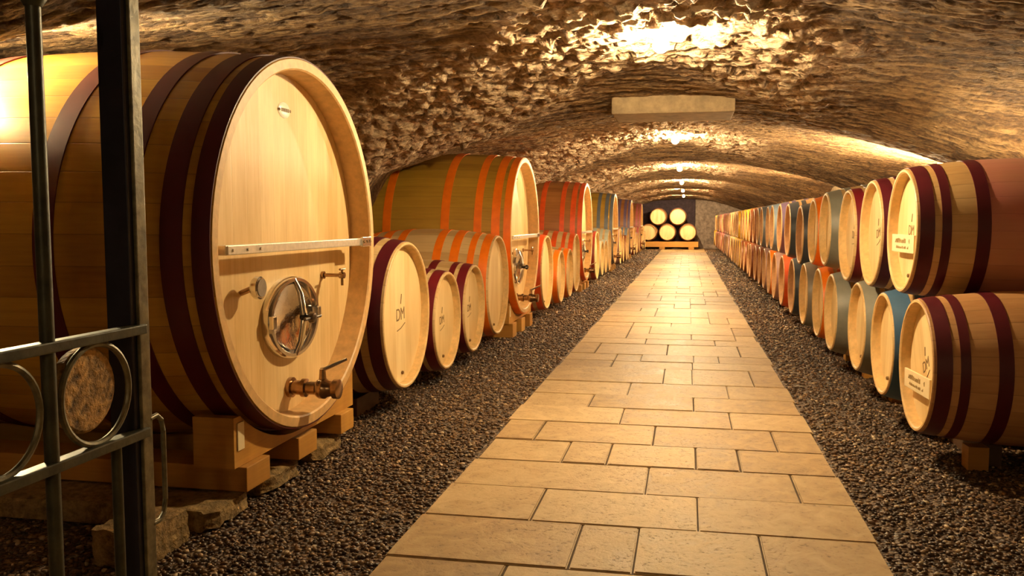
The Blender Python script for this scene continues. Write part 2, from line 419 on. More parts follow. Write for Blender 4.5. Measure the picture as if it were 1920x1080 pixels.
# ------------------------------------------------------------------ room shell
def simple(name, m, *boxes, bev=0, parent=None, loc=None, smooth=False):
    bm = bmesh.new()
    for b in boxes: box(bm, *b, bev=bev)
    return link(name, mesh_of(bm, name, m, smooth), parent, loc)
struct(simple('wall_left', M['plaster'], (XL-.2, XL+.02, YBACK, YEND+.3, -.05, 2.3)))
struct(simple('wall_right', M['plaster'], (XR-.02, XR+.2, YBACK, YEND+.3, -.05, 2.3)))
struct(simple('wall_near', M['plaster'], (XL-.2, XR+.2, YBACK-.2, YBACK+.02, -.05, 2.3)))
struct(simple('wall_far', M['end_stone'], (XL-.2, XR+.2, YEND, YEND+.2, -.05, 2.3)))
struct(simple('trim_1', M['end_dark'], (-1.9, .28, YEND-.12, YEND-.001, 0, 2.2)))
struct(simple('trim_2', M['lintel'], (-.54, .31, 6.18, 6.72, G+.752, G+1.0), bev=.012))
def floor():
    bm = bmesh.new()
    box(bm, XL-.2, XR+.2, YBACK-.2, YEND+.3, -.3, 0)
    return mesh_of(bm, 'floor', M['gravel'])
struct(link('floor', floor()))

# stone path: rows of slabs, joint positions as laid
def path_mesh():
    K = G/1.03
    XLp, XRp = -.885*K, .605*K
    rows = []
    cut = [-.51, -.325, -.14, .05, .235, .42]
    known = [(1.70, 2.05, [-.33, .24]), (2.05, 2.44, [-.51, .05, .42]), (2.44, 2.82, [-.33, -.14, .24]), (2.82, 3.18, [-.51, .05]), (3.18, 3.545, [-.14, .42]),
             (3.545, 3.89, [-.51, -.32, .05, .23]), (3.89, 4.27, [-.69, -.14, .41]), (4.27, 4.64, [-.32, .23]),
             (4.64, 5.00, [-.52, .05]), (5.00, 5.40, [-.33, .25]), (5.40, 5.96, [-.135, .045, .42]), (5.96, 6.25, [-.51, .05]), (6.25, 6.57, [-.51, -.32, .06, .24]), (6.57, 7.13, [-.69, -.14, .41]), (7.13, 7.45, [-.33, .24]), (7.45, 7.80, [-.51, .05, .42])]
    y = -1.4
    rr = random.Random(3)
    while y < 1.69:
        y2 = min(y+rr.choice([.34, .38, .4]), 1.70)
        if 1.70-y2 < .15: y2 = 1.70
        rows.append((y, y2, sorted(rr.sample(cut, 2)))); y = y2
    rows += known; y = 7.80
    while y < YEND-.6:
        y2 = y+rr.choice([.30, .36, .38, .55]); cs = sorted(rr.sample(cut, rr.choice([2, 2, 3])))
        rows.append((y, min(y2, YEND-.55), cs)); y = y2
    bm = bmesh.new(); lay = bm.loops.layers.float_color.new('tone')
    g = .0045
    for (a, b, cs) in rows:
        if b-a < .05: continue
        e = [XLp+rr.uniform(-.012, .012)]+[c*K for c in cs]+[XRp+rr.uniform(-.012, .012)]
        for x0, x1 in zip(e, e[1:]):
            t = rr.random(); n0 = len(bm.faces); dz = rr.uniform(-.003, .003)
            gx = g*rr.uniform(.5, 1.2)
            before = set(bm.faces)
            ya, yb = a*K+g*rr.uniform(.5, 1.3), b*K-g*rr.uniform(.4, 1.3)
            sk = .012
            r = bmesh.ops.create_cube(bm, size=1)
            for v in r['verts']:
                X = (x0+gx if v.co.x < 0 else x1-gx); Y = (ya if v.co.y < 0 else yb)
                v.co = Vector((X, Y+sk*X, (-.03 if v.co.z < 0 else .012+dz)))
            top = [ed for v in r['verts'] for ed in v.link_edges if all(q.co.z > 0 for q in ed.verts)]
            bmesh.ops.bevel(bm, geom=list(set(top)), offset=.004, segments=2, affect='EDGES')
            for f in set(bm.faces)-before:
                for lp in f.loops: lp[lay] = (t, t, t, 1)
    # dark bedding mortar just below the slab tops
    return mesh_of(bm, 'stone_path', M['slab'])
M['mortar'] = plain('dark joint', (.10, .06, .03), .9)
struct(link('stone_path', path_mesh()))
K_ = G/1.03
struct(simple('path_bed', M['mortar'], (-.875*K_, .595*K_, -1.4, YEND-.6, -.02, .003)))

# loose pebbles on the gravel, one uncountable mass
def pebbles():
    rs = np.random.RandomState(4)
    ico = bmesh.new(); bmesh.ops.create_icosphere(ico, subdivisions=1, radius=1)
    bv = np.array([v.co[:] for v in ico.verts]); bf = np.array([[v.index for v in f.verts] for f in ico.faces]); ico.free()
    pts = []
    def zone(x0, x1, y0, y1, n):
        for _ in range(n): pts.append((rs.uniform(x0, x1), rs.uniform(y0, y1)))
    zone(-2.0, -.925, 1.7, 4.0, 7000); zone(-1.9, -.925, 4.0, 8.0, 7000); zone(-1.7, -.93, 8.0, 16.0, 6000); zone(-1.6, -.93, 16, 32, 3500); zone(.635, 1.6, 2.2, 4.5, 5000); zone(.635, 1.4, 4.5, 9, 5000); zone(.64, 1.2, 9, 17, 4000); zone(.64, 1.1, 17, 32, 2500); zone(-3.0, -1.9, 1.6, 2.6, 1200)
    n = len(pts); P = np.array(pts)
    sz = rs.uniform(.0045, .011, (n, 1))*np.clip(1+(P[:, 1:2]-5)*.09, 1, 2.6)
    ang = rs.uniform(0, 2*PI, n); st = np.stack([rs.uniform(.8, 1.5, n), rs.uniform(.7, 1.1, n), rs.uniform(.5, .9, n)], -1)
    V = bv[None]*st[:, None]*sz[:, None]*rs.uniform(.85, 1.15, (n, len(bv), 1))
    c, s = np.cos(ang)[:, None], np.sin(ang)[:, None]
    X = V[..., 0]*c-V[..., 1]*s+P[:, 0:1]; Y = V[..., 0]*s+V[..., 1]*c+P[:, 1:2]; Z = V[..., 2]+sz*.35
    co = np.stack([X, Y, Z], -1).reshape(-1, 3); F = (bf[None]+np.arange(n)[:, None, None]*len(bv)).reshape(-1, 3)
    me = bpy.data.meshes.new('gravel_pebbles')
    me.vertices.add(len(co)); me.vertices.foreach_set('co', co.astype(np.float32).ravel())
    me.loops.add(F.size); me.loops.foreach_set('vertex_index', F.ravel().astype(np.int32))
    me.polygons.add(len(F)); me.polygons.foreach_set('loop_start', (np.arange(len(F))*3).astype(np.int32)); me.update()
    ca = me.color_attributes.new('tone', 'FLOAT_COLOR', 'POINT'); t = np.repeat(rs.rand(n), len(bv))
    ca.data.foreach_set('color', np.stack([t, t, t, np.ones_like(t)], -1).astype(np.float32).ravel())
    me.materials.append(M['pebble']); return me
pb = link('gravel_pebbles', pebbles()); tag(pb, 'loose dark brown gravel pebbles lying on both sides of the stone path', 'gravel'); pb['kind'] = 'stuff'

# ------------------------------------------------------------------ lamps
YL = [-2.0, 4.3, 9.35, 14.5, 19.75, 25.1, 30.5]
wherel = ['behind the camera side of the cellar', 'nearest to the camera, brightest of the row', 'second from the near end', 'third from the near end', 'fourth from the near end', 'fifth from the near end', 'farthest, above the end barrels']
for i, y in enumerate(YL):
    glow = M['bulb_dim'] if i == 0 else M['bulb_far'] if i > 2 else M['bulb']
    zt = float(vault_surface(np.array([-.14]), np.array([y]))[0][0])+G+.02
    zb = zt-.02-.082
    t = thing('hanging_lamp', 'glowing round bulb under the vault, '+wherel[i], 'lamp', (-.14, y, zb), 0, 'lamps along the vault crown')
    bm = bmesh.new(); tube(bm, [(0, 0, .085), (0, 0, zt-zb)], .004, 8); link('cord', mesh_of(bm, 'cord', M['cable'], True), t)
    bm = bmesh.new(); capped(bm, [(.045, .016), (.05, .02), (.08, .02), (.092, .008)], 20, axis='Z'); fix(bm); link('socket', mesh_of(bm, 'socket', M['lamp_metal'], True), t)
    bm = bmesh.new(); lathe(bm, [(-.0399, .002), (-.037, .016), (-.024, .032), (-.004, .040), (.016, .035), (.032, .024), (.046, .016)], 16, axis='Z'); fix(bm); link('bulb', mesh_of(bm, 'bulb', glow, True), t)
def wall_light(x, y, z, label, ln=.5, glow='tube'):
    t = thing('wall_light', label, 'lamp', (x, y, z), 0)
    s = 1 if x > 0 else -1
    simple('back_plate', M['lamp_metal'], (s*.04, s*.10, -ln/2-.02, ln/2+.02, -.03, .03), parent=t)
    bm = bmesh.new(); tube(bm, [(0, -ln/2, 0), (0, ln/2, 0)], .018, 10); fix(bm); link('tube', mesh_of(bm, 'tube', M[glow], True), t)
for y, l in ((5.6, 'glowing tube on the right wall behind the nearest stacked barrels'), (8.9, 'glowing tube on the right wall in the second bay'), (13.9, 'glowing tube on the right wall in the third bay'), (18.9, 'glowing tube on the right wall in the fourth bay')):
    wall_light(2.14 if y > 6 else 2.18, y, G+(.20 if y > 6 else -.12), l, .6, 'tube' if y > 6 else 'tube_soft')
wall_light(-2.70, 2.78, G+.575, 'glowing tube under the vault above the rear of the nearest cask', .3, 'tube_left')

# ------------------------------------------------------------------ small barrels
cache = {}
def prof_r(x, L, Rh, Rb): return Rb-(Rb-Rh)*(2*x/L-1)**2
def barrel_parts(kind, L, Rh, Rb, hoops, n=56):
    """local: axis +X from the front head, origin on the axis. returns dict of meshes except hoops"""
    if kind in cache: return cache[kind]
    d = {}
    th = .022 if L < 1.3 else .048; rec = .046 if L < 1.3 else .100
    bm = bmesh.new()
    outer = [(0.0, Rh-.003), (.004, prof_r(.004, L, Rh, Rb))]+[(L*k/16, prof_r(L*k/16, L, Rh, Rb)) for k in range(1, 16)]+[(L-.004, Rh), (L, Rh-.003)]
    # rear end closed inside its rim
    prof = [(rec+.02, Rh-th-.004), (.006, Rh-th+.004), (0.0, Rh-th+.010)]+outer+[(L, Rh-th+.008), (L-rec, Rh-th), (L-rec, .001)]
    lathe(bm, prof, n, mi=lambda j: 1 if j <= 2 else 0); fix(bm)
    d['staves_bm'] = bm
    h = bmesh.new()
    rr = Rh-th-.001
    rings = lathe(h, [(rec+.012, rr+.003), (rec, rr), (rec, rr*.6), (rec, rr*.25)], n)
    h.faces.new(rings[-1]); fix(h); d['head_bm'] = h
    cache[kind] = d
    return d
def hoop_mesh(kind, L, Rh, Rb, x0, x1, colour, n=56):
    k = (kind, x0, colour)
    if k in cache: return cache[k]
    bm = bmesh.new(); t = .003 if L < 1.3 else .005
    a, b = prof_r(x0, L, Rh, Rb), prof_r(x1, L, Rh, Rb)
    lathe(bm, [(x0, a-.002), (x0, a+t), (x1, b+t), (x1, b-.002)], n, closed=False); fix(bm)
    me = mesh_of(bm, 'hoop', hoop_mat(colour), False)
    flat(me)
    cache[k] = me; return me
def flat(me):  # smooth only the long stave faces, keep rims crisp
    for p in me.polygons: p.use_smooth = True
    me.set_sharp_from_angle(angle=.5)
    return me
BQ = dict(L=.95, Rh=.283, Rb=.327, hoops=[(.014, .070), (.098, .134), (.232, .284)])
BQW = dict(L=.95, Rh=.256, Rb=.328, hoops=[(.008, .092), (.118, .158), (.240, .290)])
MID = dict(L=1.16, Rh=.400, Rb=.455, hoops=[(.016, .082), (.125, .175), (.245, .315), (.385, .450)])
SML = dict(L=.98, Rh=.312, Rb=.352, hoops=[(.014, .075), (.105, .145), (.245, .30)])
def geo(name, colour, woodkey, shaded=False):
    k = (name, woodkey, shaded)
    P = dict(BQ=BQ, BQW=BQW, MID=MID, SML=SML)[name]
    if k not in cache:
        d = barrel_parts((name, 'src'), P['L'], P['Rh'], P['Rb'], P['hoops'])
        me = bpy.data.meshes.new('staves'); d['staves_bm'].to_mesh(me); flat(me); me.materials.append(M[woodkey]); me.materials.append(M['barrel_rim_shaded' if shaded else 'barrel_rim'])
        if (name, 'head') not in cache:
            hm = bpy.data.meshes.new('head'); d['head_bm'].to_mesh(hm); hm.materials.append(M['barrel_head']); cache[(name, 'head')] = hm; h2 = hm.copy(); h2.materials[0] = M['barrel_head_shaded']; cache[(name, 'headshaded')] = h2
            bm = bmesh.new(); capped(bm, [(-.012, .006), (-.010, .009), (.004, .010)], 14); fix(bm); cache[(name, 'plug')] = mesh_of(bm, 'plug', M['ink'], True)
            bm = bmesh.new(); capped(bm, [(0, .028), (.018, .025)], 20, axis='Z'); fix(bm); cache[(name, 'bung')] = mesh_of(bm, 'bung', M['dark_wood'], True)
        cache[k] = me
    return P, cache[k]
def logo_mark(parent, x, s=1.0, mir=1):
    """brand mark burnt into the head: two letters under a tick, a faint line of text"""
    me = text_mesh('DM', .085*s, .0006, 'brand_mark', M['ink'])
    T = Matrix(((0, 0, -1, x), (-1, 0, 0, 0), (0, 1, 0, 0), (0, 0, 0, 1)))   # text x -> -Y (front seen from -X)
    me.transform(T)
    bm = bmesh.new(); bm.from_mesh(me)
    tube(bm, [(x, -.004*s, .052*s), (x, -.018*s, .098*s)], .0028*s, 6)
    tube(bm, [(x, .055*s, -.072*s), (x, 0, -.066*s), (x, -.062*s, -.048*s)], .0022*s, 6)
    fix(bm); bm.to_mesh(me); bm.free()
    return link('brand_mark', me, parent)
def barrel(name, kind, x, y, zrel, rotz, colour, wood, label, group, mark=0, plug=True, roll=0., shaded=False):
    P, st = geo(kind, colour, wood, shaded)
    zb = zrel-P['Rb']
    t = thing(name, label, 'barrel', (x, y, G+zb), rotz, group)
    c = bpy.data.objects
    loc = (0, 0, P['Rb'])
    link('staves', st, t, loc).rotation_euler = (rnd.uniform(0, .2), 0, 0)
    hd = link('head', cache[(kind, 'headshaded' if shaded else 'head')], t, loc); hd.rotation_euler = (roll, 0, 0)
    L = P['L']
    for (a, b) in P['hoops']+[(L-b, L-a) for a, b in P['hoops'][::-1]]:
        link('hoop', hoop_mesh(kind, L, P['Rh'], P['Rb'], a, b, colour), t, loc)
    if plug:
        o = link('plug', cache[(kind, 'plug')], hd, (.046, 0, -(P['Rh']-.075)))
    if mark: logo_mark(hd, .0455, mark)
    return t
colname = dict(maroon='dark maroon', crimson='crimson', orange='bright orange', redorange='red orange', red='dull red', slate='dark slate', blue='steel blue', navy='navy', lightblue='light blue',
               grey='grey', greyblue='grey blue', brown='rusty brown', yellow='golden yellow', beige='beige', pink='rose pink', palewhite='pale whitish', purple='violet grey', cream='cream', rosegrey='rosy grey')
ordn = ['first', 'second', 'third', 'fourth', 'fifth', 'sixth', 'seventh', 'eighth', 'ninth', 'tenth', 'eleventh', 'twelfth', 'thirteenth', 'fourteenth', 'fifteenth', 'sixteenth', 'seventeenth', 'eighteenth', 'nineteenth', 'twentieth']
ordn += ['twenty-'+q for q in ordn[:9]]+['thirtieth']+['thirty-'+q for q in ordn[:9]]+['fortieth']

# right hand stack, two rows
XF = .97
lower_y = [3.94, 4.60, 5.33, 6.13, 6.84, 7.62, 8.50, 9.30]
while lower_y[-1] < 31.6: lower_y.append(lower_y[-1]+.765)
upper_y = [(a+b)/2 for a, b in zip(lower_y, lower_y[1:])]
def seg(y, tab):
    for y1, c in tab:
        if y < y1: return c
up_cols = ['maroon', 'maroon', 'crimson', 'grey', 'orange', 'slate', 'slate', 'purple', 'lightblue', 'lightblue', 'greyblue', 'greyblue']
lo_cols = ['maroon', 'blue', 'grey', 'grey', 'orange', 'grey', 'slate', 'redorange', 'rosegrey', 'orange', 'rosegrey', 'brown']
def far_up(y): return seg(y, [(15.0, 'brown'), (17.4, 'yellow'), (20.5, 'beige'), (22.6, 'rosegrey'), (24.6, 'pink'), (26.4, 'maroon'), (28.6, 'pink'), (30.3, 'maroon'), (99, 'yellow')])
def far_lo(y): return seg(y, [(16.3, 'brown'), (18.5, 'yellow'), (21.5, 'beige'), (24.5, 'rosegrey'), (29.0, 'pink'), (30.5, 'red'), (99, 'yellow')])
def hoopword(c): return colname[c]+' hoops'
for row, ys, cols, far, zc in (('lower', lower_y, lo_cols, far_lo, -.62), ('upper', upper_y, up_cols, far_up, None)):
    for i, y in enumerate(ys):
        c = cols[i] if i < len(cols) else far(y)
        z = zc
        if row == 'upper':
            half = (lower_y[i+1]-lower_y[i])/2; z = -.62+math.sqrt(max(.0, (2*.331)**2-half*half))
        if i < len(ordn): lab = 'oak barrel with %s, %s from near end of %s right row' % (hoopword(c), ordn[i], row)
        else: lab = 'distant oak barrel with %s in %s right row, last'
        wood = 'barrel_wood'
        if i == 0 and row == 'upper': wood = 'barrel_stained'; lab = 'wine stained oak barrel with maroon hoops and a sign, nearest of the upper right row'
        if i == 0 and row == 'lower': wood = 'barrel_worn'; lab = 'oak barrel with maroon hoops and a tilted sign, nearest of the lower right row'
        if c in ('brown', 'redorange', 'red', 'pink', 'rosegrey'): wood = 'barrel_worn'
        jx = rnd.uniform(-.012, .012) if i > 1 else 0
        roll = -.5 if (i == 0 and row == 'lower') else rnd.uniform(-.25, .25)
        if i == 0 and row == 'upper': roll = 0
        t = barrel('wine_barrel', 'BQ' if c in ('maroon', 'crimson') and i < 4 else 'BQW', XF+jx, y, z, 0, c, wood, lab, '%s row of barrels on the right' % row, mark=.8 if (row == 'upper' and i < 3) or i == 0 else 0, roll=roll, shaded=i > (4 if row == 'upper' else 5))  # farther barrels take the heads and rims with shade in the colour
        if i == 0:
            # white sign card with two lines of faint lettering across the head
            P = BQ
            zc_ = -.059 if row == 'upper' else -.077
            bm = bmesh.new(); box(bm, .008, .018, -.205, .205, zc_-.041, zc_+.041, .002)
            sg = link('sign_card', mesh_of(bm, 'sign_card', M['sign']), t, (0, 0, P['Rb'])); sg['label'] = 'pale card with two lines of faint lettering'
            if row == 'lower': sg.rotation_euler = (-.04, 0, 0)
            r2 = random.Random(7+i); bm = bmesh.new()
            for (zz, hh, y0, y1) in ((zc_+.014, .022, -.13, .13), (zc_-.017, .013, -.11, .11)):
                yy = y0
                while yy < y1:
                    ww = hh*r2.uniform(.4, .7)
                    if r2.random() > .14:
                        tube(bm, [(.0075, yy, zz-hh/2), (.0075, yy, zz+hh*r2.uniform(.1, .5))], hh*.09, 5)
                        tube(bm, [(.0075, yy, zz+hh*r2.uniform(-.3, .3)), (.0075, yy+ww*.8, zz+hh*r2.uniform(-.5, .5))], hh*.09, 5)
                    yy += ww*1.5
            fix(bm); link('lettering', mesh_of(bm, 'lettering', M['ink_pale']), sg)
# bearers under the right stack
for x in (1.30, 1.70):
    tag(simple('timber_bearer', M['dark_wood'], (x-.045, x+.045, 3.98, lower_y[-1]+.35, .001, .098), bev=.005), 'long timber bearer under lower right barrels, '+('front one by the gravel' if x < 1.4 else 'rear one by the right wall'), 'timber', 'bearers under the right stack')
# small chocks wedged between the barrels of the lower row
bm = bmesh.new()
def prism(bm, pts, x0, x1):
    a = [bm.verts.new((x0, y, z)) for y, z in pts]; b = [bm.verts.new((x1, y, z)) for y, z in pts]
    bm.faces.new(a); bm.faces.new(b[::-1])
    for k in range(len(pts)): bm.faces.new((a[k], b[k], b[(k+1) % len(pts)], a[(k+1) % len(pts)]))
    fix(bm)
prism(bm, [(-.045, 0), (.045, 0), (.045, .098), (-.045, .102)], -.04, .04)
wedge_me = mesh_of(bm, 'wedge', M['beam'])
for i, y in enumerate(lower_y[:10]):
    w_ = link('wooden_wedge', wedge_me, None, (1.225, y, .001)); tag(w_, 'small wooden block under the %s barrel of the lower right row' % ordn[i], 'wedge', 'wedges under the lower right row')

# ------------------------------------------------------------------ big casks on the left
CL, CRh, CRb = 1.70, .732, .785
CH = [(.004, .066), (.098, .172), (.258, .325), (.545, .620)]
def cask(y, zc, colour, wood, label, detail=True, seed=0):
    """local: axis +X away from the aisle? root is turned by pi so local +X runs to the left wall, front head at x=0"""
    t = thing('large_oak_cask', label, 'cask', (-1.5, y, G+zc-CRb), PI, 'big casks along the left side')
    loc = (0, 0, CRb); n = 96
    d = barrel_parts('cask', CL, CRh, CRb, CH, n)
    k = ('caskst', wood)
    if k not in cache:
        me = bpy.data.meshes.new('staves'); d['staves_bm'].to_mesh(me); flat(me); me.materials.append(M[wood]); me.materials.append(M['rim_wood']); cache[k] = me
        hm = bpy.data.meshes.new('head'); d['head_bm'].to_mesh(hm); hm.materials.append(M['cask_head']); cache['caskhd'] = hm
    link('staves', cache[k], t, loc); hd = link('head', cache['caskhd'], t, loc)
    for (a, b) in CH+[(CL-b, CL-a) for a, b in CH[::-1]]:
        link('hoop', hoop_mesh('cask', CL, CRh, CRb, a, b, colour, n), t, loc)
    # local y = -(world Y - cask Y); local x = -(world X + 1.5)
    def part(name, key, fn, m, parent=t, smooth=True, off=loc):
        kk = ('cp', key)
        if kk not in cache:
            bm = bmesh.new(); fn(bm); fix(bm); cache[kk] = mesh_of(bm, name, m, smooth)
        return link(name, cache[kk], parent, off)
    # crossbar
    cb = part('crossbar', 'bar', lambda bm: box(bm, -.012, .022, -.600, .665, -.018, .016, .004), M['steel_bar'], smooth=False)
    def brk(bm):
        box(bm, -.022, -.010, -.640, -.530, -.024, .022, .003)
        for yy in (-.62, -.59, -.55): capped(bm, [(-.028, .006), (-.02, .007)], 10, origin=(0, yy, 0))
    part('bracket', 'brk', brk, M['steel'], cb, False, (0, 0, 0))
    def plt(bm):
        box(bm, -.017, -.010, .42, .66, -.016, .014, .002)
        for yy in (.44, .53, .63): capped(bm, [(-.022, .005), (-.016, .006)], 10, origin=(0, yy, -.001))
    part('end_strap', 'plt', plt, M['steel_bar'], cb, False, (0, 0, 0))
    # manway
    MY, MZ = 0.0, -.296
    def frame(bm):
        lathe(bm, [(.104, .186), (.072, .186), (.062, .178), (.062, .164), (.078, .154), (.104, .154)], 56, ysc=1.23, zsc=.90, closed=True, origin=(0, MY, MZ))
    mw = part('manway_frame', 'mwf', frame, M['steel'])
    def door(bm):
        r = lathe(bm, [(.090, .156), (.080, .150), (.086, .125), (.095, .07), (.098, .02)], 56, ysc=1.23, zsc=.90, origin=(0, MY, MZ)); bm.faces.new(r[-1])
    dr = part('manway_door', 'mwd', door, M['steel_dish'])
    def br(bm):
        for dz in (-1, 1): tube(bm, [(.070, MY, MZ+dz*.155), (.045, MY, MZ+dz*.10), (.030, MY, MZ+dz*.01)], [.010, .012, .014], 10)
    part('clamp_bar', 'clamp', br, M['steel'], dr, off=(0, 0, 0))
    def knob(bm):
        capped(bm, [(-.022, .006), (-.018, .020), (.0, .024), (.012, .012), (.045, .010)], 20, origin=(0, MY, MZ))
        tube(bm, [(-.008, MY-.075, MZ), (-.008, MY+.075, MZ)], .007, 8)
    part('door_knob', 'knob', knob, M['steel_dark'], dr, off=(0, 0, 0))
    for q, ya in enumerate((.190, -.222)):
        part('door_hinge', 'hinge%d' % q, lambda bm: box(bm, .052, .088, ya, ya+.034, MZ-.026, MZ+.026, .005), M['steel'], dr, False, (0, 0, 0))
    # thermometer
    def gs(bm): tube(bm, [(.100, .375, -.168), (.06, .375, -.152), (.046, .375, -.147)], .011, 10)
    ga = part('thermometer', 'gst', gs, M['brass'])
    part('dial_case', 'gdc', lambda bm: capped(bm, [(.046, .036), (.038, .042), (.020, .042), (.016, .037)], 28, origin=(0, .375, -.147)), M['steel'], ga, False, (0, 0, 0))
    part('dial', 'gdd', lambda bm: capped(bm, [(.0155, .033), (.014, .033)], 28, origin=(0, .375, -.147)), M['gauge'], ga, False, (0, 0, 0))
    # sample valve
    def sv(bm):
        capped(bm, [(.100, .017), (.088, .017)], 14, origin=(0, -.34, -.145))
        tube(bm, [(.098, -.34, -.145), (.012, -.34, -.145)], .0085, 10); capped(bm, [(.016, .014), (-.008, .014)], 12, origin=(0, -.34, -.145))
        tube(bm, [(.004, -.34, -.145), (.004, -.34, -.190)], .0065, 8); tube(bm, [(.004, -.34, -.145), (.004, -.34, -.118)], .006, 8); tube(bm, [(.004, -.37, -.118), (.004, -.315, -.118)], .005, 8)
    part('sample_valve', 'sv', sv, M['brass'])
    # drain tap
    def tap(bm):
        o = (0, 0, -.588)
        prof = [(.100, .042), (.084, .042), (.082, .030), (.045, .030), (.042, .038), (.024, .038), (.020, .027), (-.018, .027), (-.024, .035), (-.036, .042), (-.058, .042), (-.068, .034), (-.092, .030), (-.096, .040), (-.118, .040), (-.122, .028)]
        capped(bm, prof, 24, origin=o)
        tube(bm, [(-.047, 0, -.553), (-.047, 0, -.508)], [.016, .012], 12)
    tp = part('drain_tap', 'tap', tap, M['brass'])
    part('tap_lever', 'lev', lambda bm: tube(bm, [(-.040, 0, -.512), (-.055, -.002, -.508), (-.135, -.045, -.470)], [.009, .008, .006], 8), M['steel'], tp, off=(0, 0, 0))
    # enamel badge
    def badge(bm):
        r = lathe(bm, [(.0990, .036), (.0950, .030)], 24, ysc=1.45, zsc=.9, origin=(0, 0, .541)); bm.faces.new(r[-1])
    bg = part('badge', 'badge', badge, M['plate'])
    def bl(bm):
        for yy in (-.046, .046): capped(bm, [(.0935, .006), (.0955, .006)], 8, origin=(0, yy, .541))
        for q in range(5): box(bm, .0935, .0955, -.032+q*.014, -.024+q*.014, .534, .548)
    part('badge_lettering', 'bl', bl, M['ink'], bg, False, (0, 0, 0))
    return t
def cradle(y, zc, label, low):
    """timber cradle: two saddles over three cross beams"""
    t = thing('cask_cradle', label, 'cradle', (-1.5, y+.03, 0), 0, 'timber cradles under the big casks')
    zt = G-.69+(zc+.09); zb = G-.872+(zc+.09); cz = G+zc
    low_ = max(.004, low)
    for k, (xa, xb) in enumerate(((-.06, -.22), (-1.42, -1.58))):
        dep = min(-xa, CL+xb) if k else .14
        xm = -(xa+xb)/2; R = prof_r(min(.19, .19) if k == 0 else 1.42, CL, CRh, CRb)+.012
        pts = []; W = .55
        pts += [(-W, zb), (W, zb), (W, zt)]
        a1 = math.acos(min(1, (cz-zt)/R))
        for j in range(17):
            a = a1-2*a1*j/16; pts.append((-.03+R*math.sin(a), cz-R*math.cos(a)))
        pts += [(-W, zt)]
        bm = bmesh.new()
        # strips so that the concave top triangulates cleanly
        top = pts[2:]
        for x_ in (xa, xb): pass
        prev = None
        for (py, pz) in top:
            cur = [bm.verts.new((xa, py, zb)), bm.verts.new((xa, py, pz)), bm.verts.new((xb, py, pz)), bm.verts.new((xb, py, zb))]
            if prev:
                for q in range(4): bm.faces.new((prev[q], prev[(q+1) % 4], cur[(q+1) % 4], cur[q]))
            else: bm.faces.new(cur)
            prev = cur
        bm.faces.new(prev[::-1]); fix(bm)
        link('saddle', mesh_of(bm, 'saddle', M['beam']), t)
    for y0, y1 in ((-.52, -.345), (-.10, .075), (.335, .485)):
        simple('beam', M['beam'], (-1.68, -.03, y0, y1, low_, zb-.001), bev=.004, parent=t)
    bm = bmesh.new(); box(bm, -.0595, -.055, -.53, -.485, zb+.06, zb+.16, .001); o = link('tag_plate', mesh_of(bm, 'tag_plate', M['sign']), t); o['label'] = 'small pale tag on the saddle end'
    return t
casks = [(3.25, -.097, 'maroon', 'cask_wood', 'huge golden oak cask with dark maroon hoops, nearest, behind the iron gate'),
         (8.04, -.145, 'orange', 'cask_wood2', 'big olive gold oak cask with bright orange hoops, second of the big casks'),
         (13.15, -.17, 'redorange', 'cask_wood3', 'big reddish oak cask with red orange hoops, third of the big casks'),
         (18.4, -.17, 'greyblue', 'cask_wood2', 'big oak cask with grey blue hoops, fourth of the big casks'),
         (23.8, -.17, 'purple', 'cask_wood3', 'big oak cask with violet grey hoops, fifth of the big casks'),
         (29.2, -.17, 'pink', 'cask_wood3', 'big oak cask with rose pink hoops, farthest of the big casks')]
who = ['nearest', 'second', 'third', 'fourth', 'fifth', 'farthest']
for i, (y, z, c, wd, lab) in enumerate(casks):
    cask(y, z, c, wd, lab)
    cradle(y, z, 'golden timber cradle carrying the %s big cask with %s' % (who[i], hoopword(c)), .09 if i == 0 else .004)

# small barrels between the big casks: y, kind, zc, colour
left = [[(4.50, 'MID', -.517, 'maroon'), (5.315, 'SML', -.640, 'crimson'), (6.027, 'SML', -.632, 'crimson'), (6.83, 'MID', -.522, 'orange')],
        [(9.33, 'MID', -.565, 'redorange'), (10.32, 'SML', -.675, 'orange'), (11.15, 'SML', -.680, 'orange'), (11.97, 'MID', -.585, 'redorange')],
        [(14.55, 'MID', -.585, 'red'), (15.65, 'SML', -.680, 'palewhite'), (16.41, 'SML', -.680, 'palewhite'), (17.22, 'MID', -.585, 'palewhite')],
        [(19.95, 'MID', -.585, 'rosegrey'), (20.95, 'SML', -.680, 'brown'), (21.75, 'SML', -.680, 'brown'), (22.62, 'MID', -.585, 'lightblue')],
        [(25.2, 'MID', -.585, 'red'), (26.2, 'SML', -.680, 'rosegrey'), (27.0, 'SML', -.680, 'rosegrey'), (28.0, 'MID', -.585, 'pink')],
        [(30.5, 'MID', -.585, 'brown'), (31.4, 'SML', -.680, 'beige')]]
